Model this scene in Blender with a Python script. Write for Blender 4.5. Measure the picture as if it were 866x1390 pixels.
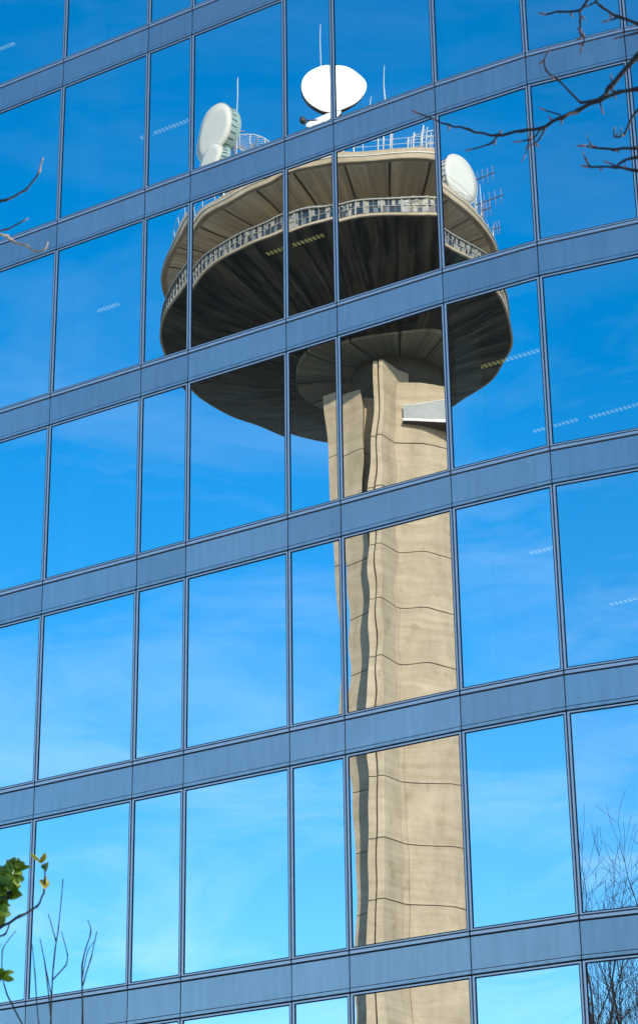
import bpy, math, random
from mathutils import Vector, Matrix
R = math.radians
S = bpy.context.scene
for o in list(bpy.data.objects):
    bpy.data.objects.remove(o)
COL = S.collection

# ------------------------------------------------------------------ camera, sky, sun, exposure
YAW, PITCH, ROLL, FPX = R(-31.77784), R(24.86917), R(-0.85462), 3087.49
CAM = Vector((20.094, -28.2317, 1.6))
_f = Vector((math.sin(YAW)*math.cos(PITCH), math.cos(YAW)*math.cos(PITCH), math.sin(PITCH)))
_r = Vector((math.cos(YAW), -math.sin(YAW), 0))
_u = _r.cross(_f)
RIGHT = math.cos(ROLL)*_r + math.sin(ROLL)*_u
UP = -math.sin(ROLL)*_r + math.cos(ROLL)*_u
FWD = _f
cd = bpy.data.cameras.new('camera')
cam = bpy.data.objects.new('camera', cd); COL.objects.link(cam)
m3 = Matrix((RIGHT, UP, -FWD)).transposed()
cam.matrix_world = Matrix.Translation(CAM) @ m3.to_4x4()
cd.sensor_fit = 'VERTICAL'; cd.sensor_height = 36.0; cd.sensor_width = 24.0
cd.lens = FPX/1390*36.0
cd.shift_y = -45/1390
cd.clip_end = 6000
cd.dof.use_dof = True; cd.dof.focus_distance = 42; cd.dof.aperture_fstop = 9
S.camera = cam
S.render.resolution_x, S.render.resolution_y = 637, 1024

SUN_EL = 24.5
TOWER = Vector((-41.2803, -80.6636, 0)); TROT = R(-29.406)
_a = TROT + R(90) - R(13.5)                     # sun stands 15 degrees right of the tower's face towards the facade
SUN = Vector((math.cos(_a)*math.cos(R(SUN_EL)), math.sin(_a)*math.cos(R(SUN_EL)), math.sin(R(SUN_EL))))
w = bpy.data.worlds.new('World'); S.world = w; w.use_nodes = True
nt = w.node_tree; N = nt.nodes; L = nt.links
bg = N['Background']
sky = N.new('ShaderNodeTexSky'); sky.sky_type = 'NISHITA'; sky.sun_disc = False
sky.sun_elevation = R(SUN_EL); sky.sun_rotation = math.atan2(SUN.x, SUN.y)
sky.air_density = 1.0; sky.dust_density = 0.25; sky.ozone_density = 3.0
hs = N.new('ShaderNodeHueSaturation'); hs.inputs['Saturation'].default_value = 1.46; hs.inputs['Hue'].default_value = .496
L.new(sky.outputs[0], hs.inputs['Color'])
# thin cirrus
tc = N.new('ShaderNodeTexCoord'); mp = N.new('ShaderNodeMapping'); mp.inputs['Scale'].default_value = (2.2, 1.4, 9)
mp.inputs['Rotation'].default_value = (0.15, 0.1, 0.4)
nz = N.new('ShaderNodeTexNoise'); nz.inputs['Scale'].default_value = 2.2; nz.inputs['Detail'].default_value = 9; nz.inputs['Roughness'].default_value = .62
nz.inputs['Distortion'].default_value = .6
cr = N.new('ShaderNodeValToRGB'); cr.color_ramp.elements[0].position = .46; cr.color_ramp.elements[1].position = .8
cr.color_ramp.elements[1].color = (.26, .26, .26, 1)
L.new(tc.outputs['Generated'], mp.inputs[0]); L.new(mp.outputs[0], nz.inputs['Vector']); L.new(nz.outputs['Fac'], cr.inputs[0])
mx = N.new('ShaderNodeMix'); mx.data_type = 'RGBA'
sp = N.new('ShaderNodeSeparateXYZ'); L.new(tc.outputs['Generated'], sp.inputs[0])
el = N.new('ShaderNodeMapRange'); el.inputs['From Min'].default_value = .22; el.inputs['From Max'].default_value = .52; el.inputs['To Min'].default_value = 1; el.inputs['To Max'].default_value = .12
L.new(sp.outputs['Z'], el.inputs['Value'])          # the thin cloud lies low in the sky
mlt = N.new('ShaderNodeMath'); mlt.operation = 'MULTIPLY'; L.new(cr.outputs[0], mlt.inputs[0]); L.new(el.outputs[0], mlt.inputs[1])
hz = N.new('ShaderNodeMapRange'); hz.inputs['From Min'].default_value = .16; hz.inputs['From Max'].default_value = .46; hz.inputs['To Min'].default_value = .08; hz.inputs['To Max'].default_value = 0
L.new(sp.outputs['Z'], hz.inputs['Value'])
ad = N.new('ShaderNodeMath'); ad.operation = 'ADD'; ad.use_clamp = True; L.new(mlt.outputs[0], ad.inputs[0]); L.new(hz.outputs[0], ad.inputs[1])
L.new(ad.outputs[0], mx.inputs['Factor']); L.new(hs.outputs[0], mx.inputs['A'])
mx.inputs['B'].default_value = (7.2, 7.5, 8.4, 1)
L.new(mx.outputs['Result'], bg.inputs['Color'])
bg.inputs['Strength'].default_value = 0.15
sd = bpy.data.lights.new('sun', 'SUN'); sd.energy = 3.5; sd.angle = R(.5); sd.color = (1, .91, .76)
so = bpy.data.objects.new('sun', sd); COL.objects.link(so); so.location = (60, 60, 80)
so.rotation_euler = SUN.to_track_quat('Z', 'Y').to_euler()
vs = S.view_settings; vs.view_transform = 'Standard'; vs.look = 'None'; vs.gamma = 1; vs.exposure = 0.86; vs.use_curve_mapping = False
S.cycles.max_bounces = 12; S.cycles.transparent_max_bounces = 16; S.cycles.glossy_bounces = 6

def px(x, y, dist):
    """point at a horizontal distance from the photographer, in a given direction of view"""
    d = RIGHT*((x-433)/FPX) + UP*((650-y)/FPX) + FWD
    return CAM + d*(dist/math.hypot(d.x, d.y))

# ------------------------------------------------------------------ materials
def mat(name, col, rough=.6, metal=0., var=.0, scale=3., bump=0., bscale=30., spec=.5, stretch=None, emit=None):
    m = bpy.data.materials.new(name); m.use_nodes = True
    t = m.node_tree; b = t.nodes['Principled BSDF']
    b.inputs['Base Color'].default_value = (*col, 1); b.inputs['Roughness'].default_value = rough
    b.inputs['Metallic'].default_value = metal; b.inputs['Specular IOR Level'].default_value = spec
    if emit:
        b.inputs['Emission Color'].default_value = (*emit[0], 1); b.inputs['Emission Strength'].default_value = emit[1]
    if var or bump:
        c = t.nodes.new('ShaderNodeTexCoord'); mp = t.nodes.new('ShaderNodeMapping')
        t.links.new(c.outputs['Object'], mp.inputs[0])
        if stretch: mp.inputs['Scale'].default_value = stretch
    if var:
        n = t.nodes.new('ShaderNodeTexNoise'); n.inputs['Scale'].default_value = scale; n.inputs['Detail'].default_value = 8; n.inputs['Roughness'].default_value = .65
        t.links.new(mp.outputs[0], n.inputs['Vector'])
        r = t.nodes.new('ShaderNodeValToRGB'); r.color_ramp.elements[0].position = .3; r.color_ramp.elements[1].position = .72
        r.color_ramp.elements[0].color = (*[max(0, x*(1-var)) for x in col], 1); r.color_ramp.elements[1].color = (*[min(1, x*(1+var)) for x in col], 1)
        t.links.new(n.outputs['Fac'], r.inputs[0]); t.links.new(r.outputs[0], b.inputs['Base Color'])
    if bump:
        n2 = t.nodes.new('ShaderNodeTexNoise'); n2.inputs['Scale'].default_value = bscale; n2.inputs['Detail'].default_value = 6
        t.links.new(mp.outputs[0], n2.inputs['Vector'])
        bp = t.nodes.new('ShaderNodeBump'); bp.inputs['Strength'].default_value = bump; bp.inputs['Distance'].default_value = .02
        t.links.new(n2.outputs['Fac'], bp.inputs['Height']); t.links.new(bp.outputs[0], b.inputs['Normal'])
    return m

def glass_mat():
    m = bpy.data.materials.new('solar_glass'); m.use_nodes = True; t = m.node_tree; t.nodes.clear()
    out = t.nodes.new('ShaderNodeOutputMaterial'); mix = t.nodes.new('ShaderNodeMixShader')
    tr = t.nodes.new('ShaderNodeBsdfTransparent'); tr.inputs[0].default_value = (.45, .62, .60, 1)
    gl = t.nodes.new('ShaderNodeBsdfGlossy'); gl.inputs['Roughness'].default_value = 0.0; gl.inputs['Color'].default_value = (.90, .955, .965, 1)
    mix.inputs[0].default_value = .75
    t.links.new(tr.outputs[0], mix.inputs[1]); t.links.new(gl.outputs[0], mix.inputs[2]); t.links.new(mix.outputs[0], out.inputs[0])
    return m
def clear_mat():
    m = bpy.data.materials.new('inner_glass'); m.use_nodes = True; t = m.node_tree; t.nodes.clear()
    out = t.nodes.new('ShaderNodeOutputMaterial'); tr = t.nodes.new('ShaderNodeBsdfTransparent'); tr.inputs[0].default_value = (.9, .95, .95, 1)
    t.links.new(tr.outputs[0], out.inputs[0]); return m

def soffit_mat(name, col, nrib, streak, dark, lo=.3):
    """board-marked concrete with radial joints and radial run-off stains"""
    m = bpy.data.materials.new(name); m.use_nodes = True; t = m.node_tree; b = t.nodes['Principled BSDF']; b.inputs['Roughness'].default_value = .85
    n = t.nodes.new; l = t.links.new
    c = n('ShaderNodeTexCoord'); sx = n('ShaderNodeSeparateXYZ'); l(c.outputs['Object'], sx.inputs[0])
    at = n('ShaderNodeMath'); at.operation = 'ARCTAN2'; l(sx.outputs['Y'], at.inputs[0]); l(sx.outputs['X'], at.inputs[1])
    ml = n('ShaderNodeMath'); ml.operation = 'MULTIPLY'; l(at.outputs[0], ml.inputs[0]); ml.inputs[1].default_value = nrib/(2*math.pi)
    fr = n('ShaderNodeMath'); fr.operation = 'FRACT'; l(ml.outputs[0], fr.inputs[0])
    pp = n('ShaderNodeMath'); pp.operation = 'PINGPONG'; l(fr.outputs[0], pp.inputs[0]); pp.inputs[1].default_value = .5
    jr = n('ShaderNodeValToRGB'); jr.color_ramp.elements[0].position = .016; jr.color_ramp.elements[1].position = .05
    jr.color_ramp.elements[0].color = (.12, .12, .12, 1); jr.color_ramp.elements[1].color = (1, 1, 1, 1); l(pp.outputs[0], jr.inputs[0])
    ln = n('ShaderNodeVectorMath'); ln.operation = 'LENGTH'; l(c.outputs['Object'], ln.inputs[0])
    cb = n('ShaderNodeCombineXYZ'); m2 = n('ShaderNodeMath'); m2.operation = 'MULTIPLY'; l(at.outputs[0], m2.inputs[0]); m2.inputs[1].default_value = streak
    m3_ = n('ShaderNodeMath'); m3_.operation = 'MULTIPLY'; l(ln.outputs['Value'], m3_.inputs[0]); m3_.inputs[1].default_value = .25
    l(m2.outputs[0], cb.inputs[0]); l(m3_.outputs[0], cb.inputs[1])
    nz = n('ShaderNodeTexNoise'); nz.inputs['Scale'].default_value = 1.0; nz.inputs['Detail'].default_value = 7; nz.inputs['Roughness'].default_value = .7; l(cb.outputs[0], nz.inputs['Vector'])
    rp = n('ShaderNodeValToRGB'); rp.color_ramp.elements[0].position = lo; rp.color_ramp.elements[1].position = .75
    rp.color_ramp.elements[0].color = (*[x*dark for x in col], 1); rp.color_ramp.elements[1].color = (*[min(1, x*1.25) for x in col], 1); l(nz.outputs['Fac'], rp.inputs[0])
    mm = n('ShaderNodeMix'); mm.data_type = 'RGBA'; mm.blend_type = 'MULTIPLY'; mm.inputs['Factor'].default_value = 1
    l(rp.outputs[0], mm.inputs['A']); l(jr.outputs[0], mm.inputs['B']); l(mm.outputs['Result'], b.inputs['Base Color'])
    return m

def concrete_mat(name, col, dk=.62):
    """cast concrete: cloudy tone, board lines, vertical run-off and pale patches"""
    m = bpy.data.materials.new(name); m.use_nodes = True; t = m.node_tree; b = t.nodes['Principled BSDF']; b.inputs['Roughness'].default_value = .9
    b.inputs['Specular IOR Level'].default_value = .25
    n = t.nodes.new; l = t.links.new
    c = n('ShaderNodeTexCoord')
    def noise(scale, st, det=7, ro=.6):
        mp = n('ShaderNodeMapping'); mp.inputs['Scale'].default_value = st; l(c.outputs['Object'], mp.inputs[0])
        z = n('ShaderNodeTexNoise'); z.inputs['Scale'].default_value = scale; z.inputs['Detail'].default_value = det; z.inputs['Roughness'].default_value = ro
        l(mp.outputs[0], z.inputs['Vector']); return z.outputs['Fac']
    def ramp(src, p0, p1, c0, c1):
        r = n('ShaderNodeValToRGB'); r.color_ramp.elements[0].position = p0; r.color_ramp.elements[1].position = p1
        r.color_ramp.elements[0].color = (*c0, 1); r.color_ramp.elements[1].color = (*c1, 1); l(src, r.inputs[0]); return r.outputs[0]
    def mult(a, b_, f=1.):
        x = n('ShaderNodeMix'); x.data_type = 'RGBA'; x.blend_type = 'MULTIPLY'; x.inputs['Factor'].default_value = f
        l(a, x.inputs['A']); l(b_, x.inputs['B']); return x.outputs['Result']
    base = ramp(noise(.5, (1, 1, 1)), .3, .7, [x*.86 for x in col], [min(1, x*1.1) for x in col])
    streak = ramp(noise(1.1, (1, 1, .16), 9, .7), .30, .66, (dk+.1, dk+.09, dk+.05), (1, 1, 1))
    boards = ramp(noise(.9, (.25, .25, 3.2), 6, .65), .32, .62, (.80, .78, .74), (1, 1, 1))
    spots = ramp(noise(1.3, (1, 1, .8), 9, .78), .30, .46, (.66, .60, .50), (1, 1, 1))
    o = mult(mult(mult(base, streak, .75), boards), spots, .85)
    l(o, b.inputs['Base Color'])
    bp = n('ShaderNodeBump'); bp.inputs['Strength'].default_value = .25; bp.inputs['Distance'].default_value = .03
    l(noise(4, (1, 1, 1), 8, .7), bp.inputs['Height']); l(bp.outputs[0], b.inputs['Normal'])
    return m

M = dict(
    glass=glass_mat(), inner=clear_mat(),
    alu=mat('frame_aluminium', (.62, .61, .66), .45, .45, .05, 2.),
    dark=mat('black_gasket', (.006, .008, .016), .7),
    panel=mat('spandrel_grey', (.375, .455, .515), .38, .60, .07, .55, spec=.6),
    lip=mat('spandrel_lip', (.395, .475, .535), .38, .60, .05, 1.),
    ceil=mat('ceiling_white', (.72, .74, .74), .8, var=.05, scale=2),
    carpet=mat('carpet_grey', (.14, .15, .16), .95, var=.2, scale=8),
    wallw=mat('interior_wall', (.78, .80, .79), .8, var=.06, scale=1.5),
    colm=mat('interior_column', (.85, .87, .86), .7, var=.04),
    lampbody=mat('lamp_louvre', (.5, .5, .48), .5, var=.05),
    lampglow=mat('lamp_glow', (1, .9, .7), .5, emit=((1, .74, .26), .7)),
    conc=concrete_mat('cast_concrete', (.48, .388, .282)),
    concd=concrete_mat('joint_shade_concrete', (.09, .08, .065), .8),
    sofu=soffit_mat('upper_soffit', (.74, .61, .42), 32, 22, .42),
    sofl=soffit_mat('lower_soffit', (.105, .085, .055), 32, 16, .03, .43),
    sofi=soffit_mat('inner_soffit', (.25, .205, .14), 12, 14, .3),
    white=mat('dish_white', (.78, .77, .73), .4, var=.05, scale=1),
    cream=mat('dish_cream', (.62, .60, .53), .45, var=.05, scale=1.2),
    teal=mat('dish_shroud', (.30, .40, .37), .5, .1, .15, 2.),
    steel=mat('galvanised_steel', (.42, .43, .44), .45, .6, .15, 4),
    rail=mat('painted_rail', (.58, .56, .52), .5, var=.06),
    dsteel=mat('dark_steel', (.05, .045, .05), .5, .4, .2, 6),
    band=mat('dark_glazing', (.03, .035, .035), .08, .0, .3, 6, spec=.9),
    band2=mat('hazy_glazing', (.13, .15, .15), .2, .0, .3, 6, spec=.8),
    pgrey=mat('weathered_grey', (.27, .255, .22), .6, var=.35, scale=7),
    metal=mat('balcony_sheet', (.20, .21, .215), .45, .0, .2, 1.6, bump=.3, bscale=1.5),
    rust=mat('oxide_mast', (.40, .21, .15), .7, .1, .3, 5),
    bark=mat('dark_bark', (.030, .024, .024), .9, var=.45, scale=40, bump=.5, bscale=80),
    bud=mat('pink_buds', (.24, .135, .13), .8, var=.3, scale=60),
    pale=mat('sunlit_twig', (.40, .30, .24), .85, var=.4, scale=50),  # sunlight on the left twigs, put into a pale bark colour
    leaf=mat('glossy_leaf', (.20, .30, .02), .35, var=.5, scale=9, spec=.6),
    yleaf=mat('yellow_leaf', (.60, .48, .03), .5, var=.4, scale=14),
    ground=mat('ground_gravel', (.32, .30, .25), .95, var=.4, scale=.4, bump=.4, bscale=6),
    paving=mat('plaza_paving', (.36, .34, .30), .85, var=.2, scale=.8, bump=.3, bscale=12),
)
def translucent(m, f):
    t = m.node_tree; b = t.nodes['Principled BSDF']; o = t.nodes['Material Output']
    tr = t.nodes.new('ShaderNodeBsdfTranslucent'); mx = t.nodes.new('ShaderNodeMixShader'); mx.inputs[0].default_value = f
    src = b.inputs['Base Color'].links[0].from_socket; t.links.new(src, tr.inputs['Color'])
    t.links.new(b.outputs[0], mx.inputs[1]); t.links.new(tr.outputs[0], mx.inputs[2]); t.links.new(mx.outputs[0], o.inputs['Surface'])
translucent(M['leaf'], .45); translucent(M['yleaf'], .4)
def tone_per_object(m, amt, streaks):
    t = m.node_tree; b = t.nodes['Principled BSDF']; src = b.inputs['Base Color'].links[0].from_socket
    oi = t.nodes.new('ShaderNodeObjectInfo'); mr = t.nodes.new('ShaderNodeMapRange'); mr.inputs['To Min'].default_value = 1-amt; mr.inputs['To Max'].default_value = 1+amt*.4
    t.links.new(oi.outputs['Random'], mr.inputs['Value'])
    c = t.nodes.new('ShaderNodeTexCoord'); mp = t.nodes.new('ShaderNodeMapping'); mp.inputs['Scale'].default_value = (7, 7, .8); t.links.new(c.outputs['Object'], mp.inputs[0])
    z = t.nodes.new('ShaderNodeTexNoise'); z.inputs['Scale'].default_value = 1.3; z.inputs['Detail'].default_value = 8; t.links.new(mp.outputs[0], z.inputs['Vector'])
    m2 = t.nodes.new('ShaderNodeMapRange'); m2.inputs['From Min'].default_value = .35; m2.inputs['From Max'].default_value = .6; m2.inputs['To Min'].default_value = 1-streaks; m2.inputs['To Max'].default_value = 1
    t.links.new(z.outputs['Fac'], m2.inputs['Value'])
    k = t.nodes.new('ShaderNodeMath'); k.operation = 'MULTIPLY'; t.links.new(mr.outputs[0], k.inputs[0]); t.links.new(m2.outputs[0], k.inputs[1])
    vm = t.nodes.new('ShaderNodeVectorMath'); vm.operation = 'SCALE'; t.links.new(src, vm.inputs[0]); t.links.new(k.outputs[0], vm.inputs['Scale'])
    t.links.new(vm.outputs[0], b.inputs['Base Color'])
tone_per_object(M['panel'], .10, .09); tone_per_object(M['lip'], .05, .16)

# ------------------------------------------------------------------ mesh helper
class MB:
    def __init__(s): s.v = []; s.f = []; s.m = []; s.sm = []
    def add(s, vs, fs, mi=0, smooth=False):
        b = len(s.v); s.v += [tuple(v) for v in vs]
        for f in fs: s.f.append([b+i for i in f]); s.m.append(mi); s.sm.append(smooth)
    def box(s, a, b, mi=0, xf=None):
        x0, y0, z0 = a; x1, y1, z1 = b
        vs = [(x0,y0,z0),(x1,y0,z0),(x1,y1,z0),(x0,y1,z0),(x0,y0,z1),(x1,y0,z1),(x1,y1,z1),(x0,y1,z1)]
        if xf: vs = [xf(v) for v in vs]
        s.add(vs, [(0,3,2,1),(4,5,6,7),(0,1,5,4),(1,2,6,5),(2,3,7,6),(3,0,4,7)], mi)
    def tube(s, pts, rad, n=8, mi=0, smooth=True):
        pts = [Vector(p) for p in pts]
        if not isinstance(rad, (list, tuple)): rad = [rad]*len(pts)
        vs = []; ref = None
        for i, p in enumerate(pts):
            d = (pts[min(i+1, len(pts)-1)] - pts[max(i-1, 0)]).normalized()
            if ref is None: ref = Vector((0,0,1)) if abs(d.z) < .9 else Vector((1,0,0))
            a = d.cross(ref).normalized(); b = a.cross(d).normalized(); ref = b
            for k in range(n):
                t = 2*math.pi*k/n; vs.append(p + rad[i]*(math.cos(t)*a + math.sin(t)*b))
        fs = [(i*n+k, i*n+(k+1) % n, (i+1)*n+(k+1) % n, (i+1)*n+k) for i in range(len(pts)-1) for k in range(n)]
        fs += [tuple(range(n-1, -1, -1)), tuple((len(pts)-1)*n+k for k in range(n))]
        s.add(vs, fs, mi, smooth)
    def lathe(s, prof, n=96, mi=0, smooth=False, rfun=None, xf=None):
        """closed profile (r, z) turned about z; counter-clockwise in the r-z plane"""
        vs = []; K = len(prof)
        for i in range(n):
            t = 2*math.pi*i/n; c, sn = math.cos(t), math.sin(t)
            for r, z in prof:
                q = r*(rfun(t) if rfun else 1); v = (q*c, q*sn, z); vs.append(xf(v) if xf else v)
        fs = []; ms = []
        for i in range(n):
            j = (i+1) % n
            for k in range(K):
                l = (k+1) % K
                if prof[k][0] < 1e-6 and prof[l][0] < 1e-6: continue
                fs.append((i*K+k, j*K+k, j*K+l, i*K+l))
        s.add(vs, fs, mi, smooth)
    def build(s, name, mats, parent=None, loc=None, edge=False):
        me = bpy.data.meshes.new(name); me.from_pydata(s.v, [], s.f); me.update()
        for m in (mats if isinstance(mats, (list, tuple)) else [mats]): me.materials.append(m)
        me.polygons.foreach_set('material_index', s.m); me.polygons.foreach_set('use_smooth', s.sm)
        if not edge:
            me.validate()
        o = bpy.data.objects.new(name, me); COL.objects.link(o)
        if parent: o.parent = parent
        if loc is not None: o.location = loc
        return o

def fixn(o):
    import bmesh
    bm = bmesh.new(); bm.from_mesh(o.data); bmesh.ops.remove_doubles(bm, verts=bm.verts, dist=1e-5)
    bmesh.ops.recalc_face_normals(bm, faces=bm.faces); bm.to_mesh(o.data); bm.free(); return o

def tag(o, label=None, cat=None, group=None, kind=None):
    if label: o['label'] = label
    if cat: o['category'] = cat
    if group: o['group'] = group
    if kind: o['kind'] = kind
    return o
def thing(name, label, cat, loc=(0,0,0), rz=0, group=None):
    o = bpy.data.objects.new(name, None); COL.objects.link(o); o.location = loc; o.rotation_euler = (0, 0, rz)
    o.empty_display_size = .3
    return tag(o, label, cat, group)

# ------------------------------------------------------------------ ground
g = MB(); g.add([(-1500,-1500,0),(1500,-1500,0),(1500,1500,0),(-1500,1500,0)], [(0,1,2,3)]); tag(g.build('ground', M['ground']), kind='structure')
g = MB(); g.add([(-70,-110,.004),(60,-110,.004),(60,40,.004),(-70,40,.004)], [(0,1,2,3)]); tag(g.build('plaza_pavement', M['paving']), kind='structure')

# ------------------------------------------------------------------ office building
A = [30.84-3.6*k for k in range(9)]; HS = .5507      # spandrel top levels and spandrel height
plan = [Vector((x, 0)) for x in (-14, -12, -11, -9, -8, -6, -5, -3, -1, 0, 2, 3, 5)]
ang = 2.4; p = plan[-1].copy()
for i in range(13):
    p = p + 1.68*Vector((math.cos(R(ang)), math.sin(R(ang)))); plan.append(p.copy()); ang += 6.6
NC = len(plan)-1
off = thing('office_building', 'blue mirror glass office building with a grey panelled curved corner', 'building', (0, 0, 0))
random.seed(11)
def facetframe(i):
    a, b = plan[i], plan[i+1]; t = (b-a).normalized(); n = Vector((t.y, -t.x)); W = (b-a).length
    def X(v):                                          # (along, outward, z) -> world
        q = a + t*v[0] + n*v[1]; return (q.x, q.y, v[2])
    return X, W
def pane_geo(mb, X, s0, s1, z0, z1, nx, nz, rnd):
    """a wavy sealed unit: bowed outer face, faint roller waves, flat inner face"""
    W, H = s1-s0, z1-z0
    bow = (.00080 if W > 1.3 else -.00016)*rnd.uniform(.75, 1.2)
    tilt = rnd.gauss(0, .00034), rnd.gauss(0, .00040)
    waves = []
    for _ in range(5):
        lam = rnd.uniform(.55, 1.5); th = rnd.uniform(0, math.pi)
        waves.append((2*math.pi/lam*math.cos(th), 2*math.pi/lam*math.sin(th), rnd.uniform(0, 6.28), rnd.uniform(.3, 1)*.000082*lam))
    def d(x, z):
        a_, b_ = 2*(x-s0)/W-1, 2*(z-z0)/H-1
        q = bow*(1-a_*a_)*(1-b_**4) + tilt[0]*(x-s0-W/2) + tilt[1]*(z-z0-H/2)
        for kx, kz, ph, am in waves: q += am*math.sin(kx*(x-s0)+kz*(z-z0)+ph)
        e = min(x-s0, s1-x); q -= .00018*math.exp(-e/.10)
        return q
    fo = -.016
    vs = [X((s0+W*i/nx, fo+d(s0+W*i/nx, z0+H*j/nz), z0+H*j/nz)) for j in range(nz+1) for i in range(nx+1)]
    fs = [(j*(nx+1)+i, j*(nx+1)+i+1, (j+1)*(nx+1)+i+1, (j+1)*(nx+1)+i) for j in range(nz) for i in range(nx)]
    mb.add(vs, fs, 0, True)
    mb.add([X((s0, fo-.024, z0)), X((s1, fo-.024, z0)), X((s1, fo-.024, z1)), X((s0, fo-.024, z1))], [(0,3,2,1)], 1)
def frame_geo(mb, X, s0, s1, z0, z1):
    fl, fr, fb, ft, gk = .031, .022, .017, .022, .018
    def ring(a0, a1, b0, b1, l, r, b, t, o0, o1, mi):
        mb.box((a0, o1, b0), (a0+l, o0, b1), mi, X); mb.box((a1-r, o1, b0), (a1, o0, b1), mi, X)
        mb.box((a0+l, o1, b0), (a1-r, o0, b0+b), mi, X); mb.box((a0+l, o1, b1-t), (a1-r, o0, b1), mi, X)
    ring(s0, s1, z0, z1, fl, fr, fb, ft, 0, -.06, 0)
    ring(s0+fl, s1-fr, z0+fb, z1-ft, gk, gk, gk, gk, -.010, -.055, 1)
    return s0+fl+gk, s1-fr-gk, z0+fb+gk, z1-ft-gk
restf, restp, rests = MB(), MB(), MB()
IN_COLS = range(3, 17)
GAP = .027
for i in range(NC):
    X, W = facetframe(i)
    for k in range(8):
        zt, zb = A[k]-HS, A[k+1]
        rnd = random.Random(1000+i*31+k*7)
        solo = i in IN_COLS and k < 7
        fm = MB() if solo else restf; pm = MB() if solo else restp
        b = frame_geo(fm, X, GAP/2, W-GAP/2, zb+.080, zt-.014)
        pane_geo(pm, X, *b, *((22 if W > 1.3 else 14, 30) if solo else (6, 8)), rnd)
        if solo:
            fo = fm.build('window', [M['alu'], M['dark']], off)
            pm.build('pane', [M['glass'], M['inner']], fo)
    for k in range(9):
        solo = i in IN_COLS and k < 8
        sm = MB() if solo else rests
        z = A[k]
        j = random.Random(i*97+k).uniform(-.0015, .0015)
        sm.box((GAP/2, -.05, z+.014), (W-GAP/2, .004, z+.057), 1, X)                    # bar under the glass
        sm.box((.008, -.05, z-HS+.074), (W-.008, -.004+j, z-.015), 0, X)               # panel
        sm.box((.008, -.05, z-HS+.015), (W-.008, .002, z-HS+.062), 2, X)               # lip over the window head
        sm.box((0, -.14, z-HS-.035), (W, -.062, z+.10), 3, X)                          # dark backing
        if solo: sm.build('spandrel_panel', [M['panel'], M['alu'], M['lip'], M['dark']], off)
tag(restf.build('window', [M['alu'], M['dark']], off), kind='stuff'); tag(restp.build('pane', [M['glass'], M['inner']], off), kind='stuff')
tag(rests.build('spandrel_panel', [M['panel'], M['alu'], M['lip'], M['dark']], off), kind='stuff')
mu = MB()
for i in range(NC+1):
    X, W = facetframe(min(i, NC-1)); s = 0 if i < NC else W
    mu.box((s-.035, -.17, .1), (s+.035, -.0615, 31.5), 0, X)
mu.build('mullion', M['dark'], off)
def offset(dist):
    out = []
    for i, q in enumerate(plan):
        a = plan[max(i-1, 0)]; b = plan[min(i+1, NC)]; t = (b-a).normalized(); out.append(q - dist*Vector((t.y, -t.x)))
    return out
def prism(mb, poly, z0, z1, mb_i=0, mt_i=0, ms_i=0):
    n = len(poly); vs = [(q.x, q.y, z0) for q in poly]+[(q.x, q.y, z1) for q in poly]
    mb.add(vs, [tuple(range(n-1, -1, -1))], mb_i); mb.add(vs, [tuple(range(n, 2*n))], mt_i)
    mb.add(vs, [(i, (i+1) % n, n+(i+1) % n, n+i) for i in range(n)], ms_i)
inner = offset(.20)
back = [Vector((plan[-1].x-.2, 19)), Vector((-14, 19))]
for k in range(9):
    sl = MB(); prism(sl, inner+back, A[k]-HS-.03, A[k]+.06, 0, 1, 2); sl.build('floor_slab', [M['ceil'], M['carpet'], M['dark']], off)
sl = MB(); prism(sl, offset(.02)+[Vector((plan[-1].x, 19.3)), Vector((-14, 19.3))], A[0]+.11, 31.6); sl.build('roof', M['panel'], off)
sl = MB(); prism(sl, offset(.05)+[Vector((plan[-1].x, 19.3)), Vector((-14, 19.3))], 0, 1.44); sl.build('plinth', M['panel'], off)
sl = MB(); sl.box((-14.3, .2, 0), (-14.0, 19.5, 31.6)); sl.box((-14.0, 19.0, 0), (plan[-1].x, 19.5, 31.6)); sl.build('rear_wall', M['panel'], off)
bk_ = MB()
for k in range(8):
    z = A[k]-HS-.03; bk_.box((-13.5, 3.4, z-.22), (8.5, 3.8, z-.003)); bk_.box((-13.5, .75, z-.10), (4.6, .95, z-.003))
bk_.build('bulkhead', M['ceil'], off)
sl = MB(); sl.box((-13.5, 9.2, 1.5), (9, 9.5, 30.2)); sl.build('core_wall', M['wallw'], off)
for x in (-10.97, -3.05, 4.87):
    c_ = MB()
    for k in range(8):
        c_.lathe([(0, A[k+1]+.06), (.21, A[k+1]+.06), (.21, A[k]-HS-.03), (0, A[k]-HS-.03)], 24, smooth=False)
    c_.build('column', M['colm'], off, (x, 1.0, 0))
pt = MB()
pt.box((-.22, 1.5, A[2]+.06), (.50, 1.62, A[1]-HS-.45)); pt.box((-1.3, 2.1, A[2]+.06), (-1.2, 8.9, A[1]-HS-.03)); pt.box((-1.19, 2.1, A[2]+.06), (-.24, 2.2, A[1]-HS-.03))
pt.box((1.6, 4.2, A[4]+.06), (3.0, 4.3, A[3]-HS-.03)); pt.box((-6.1, 5, A[3]+.06), (-3.4, 5.1, A[2]-HS-.03))
pt.build('partition', M['wallw'], off)

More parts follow.
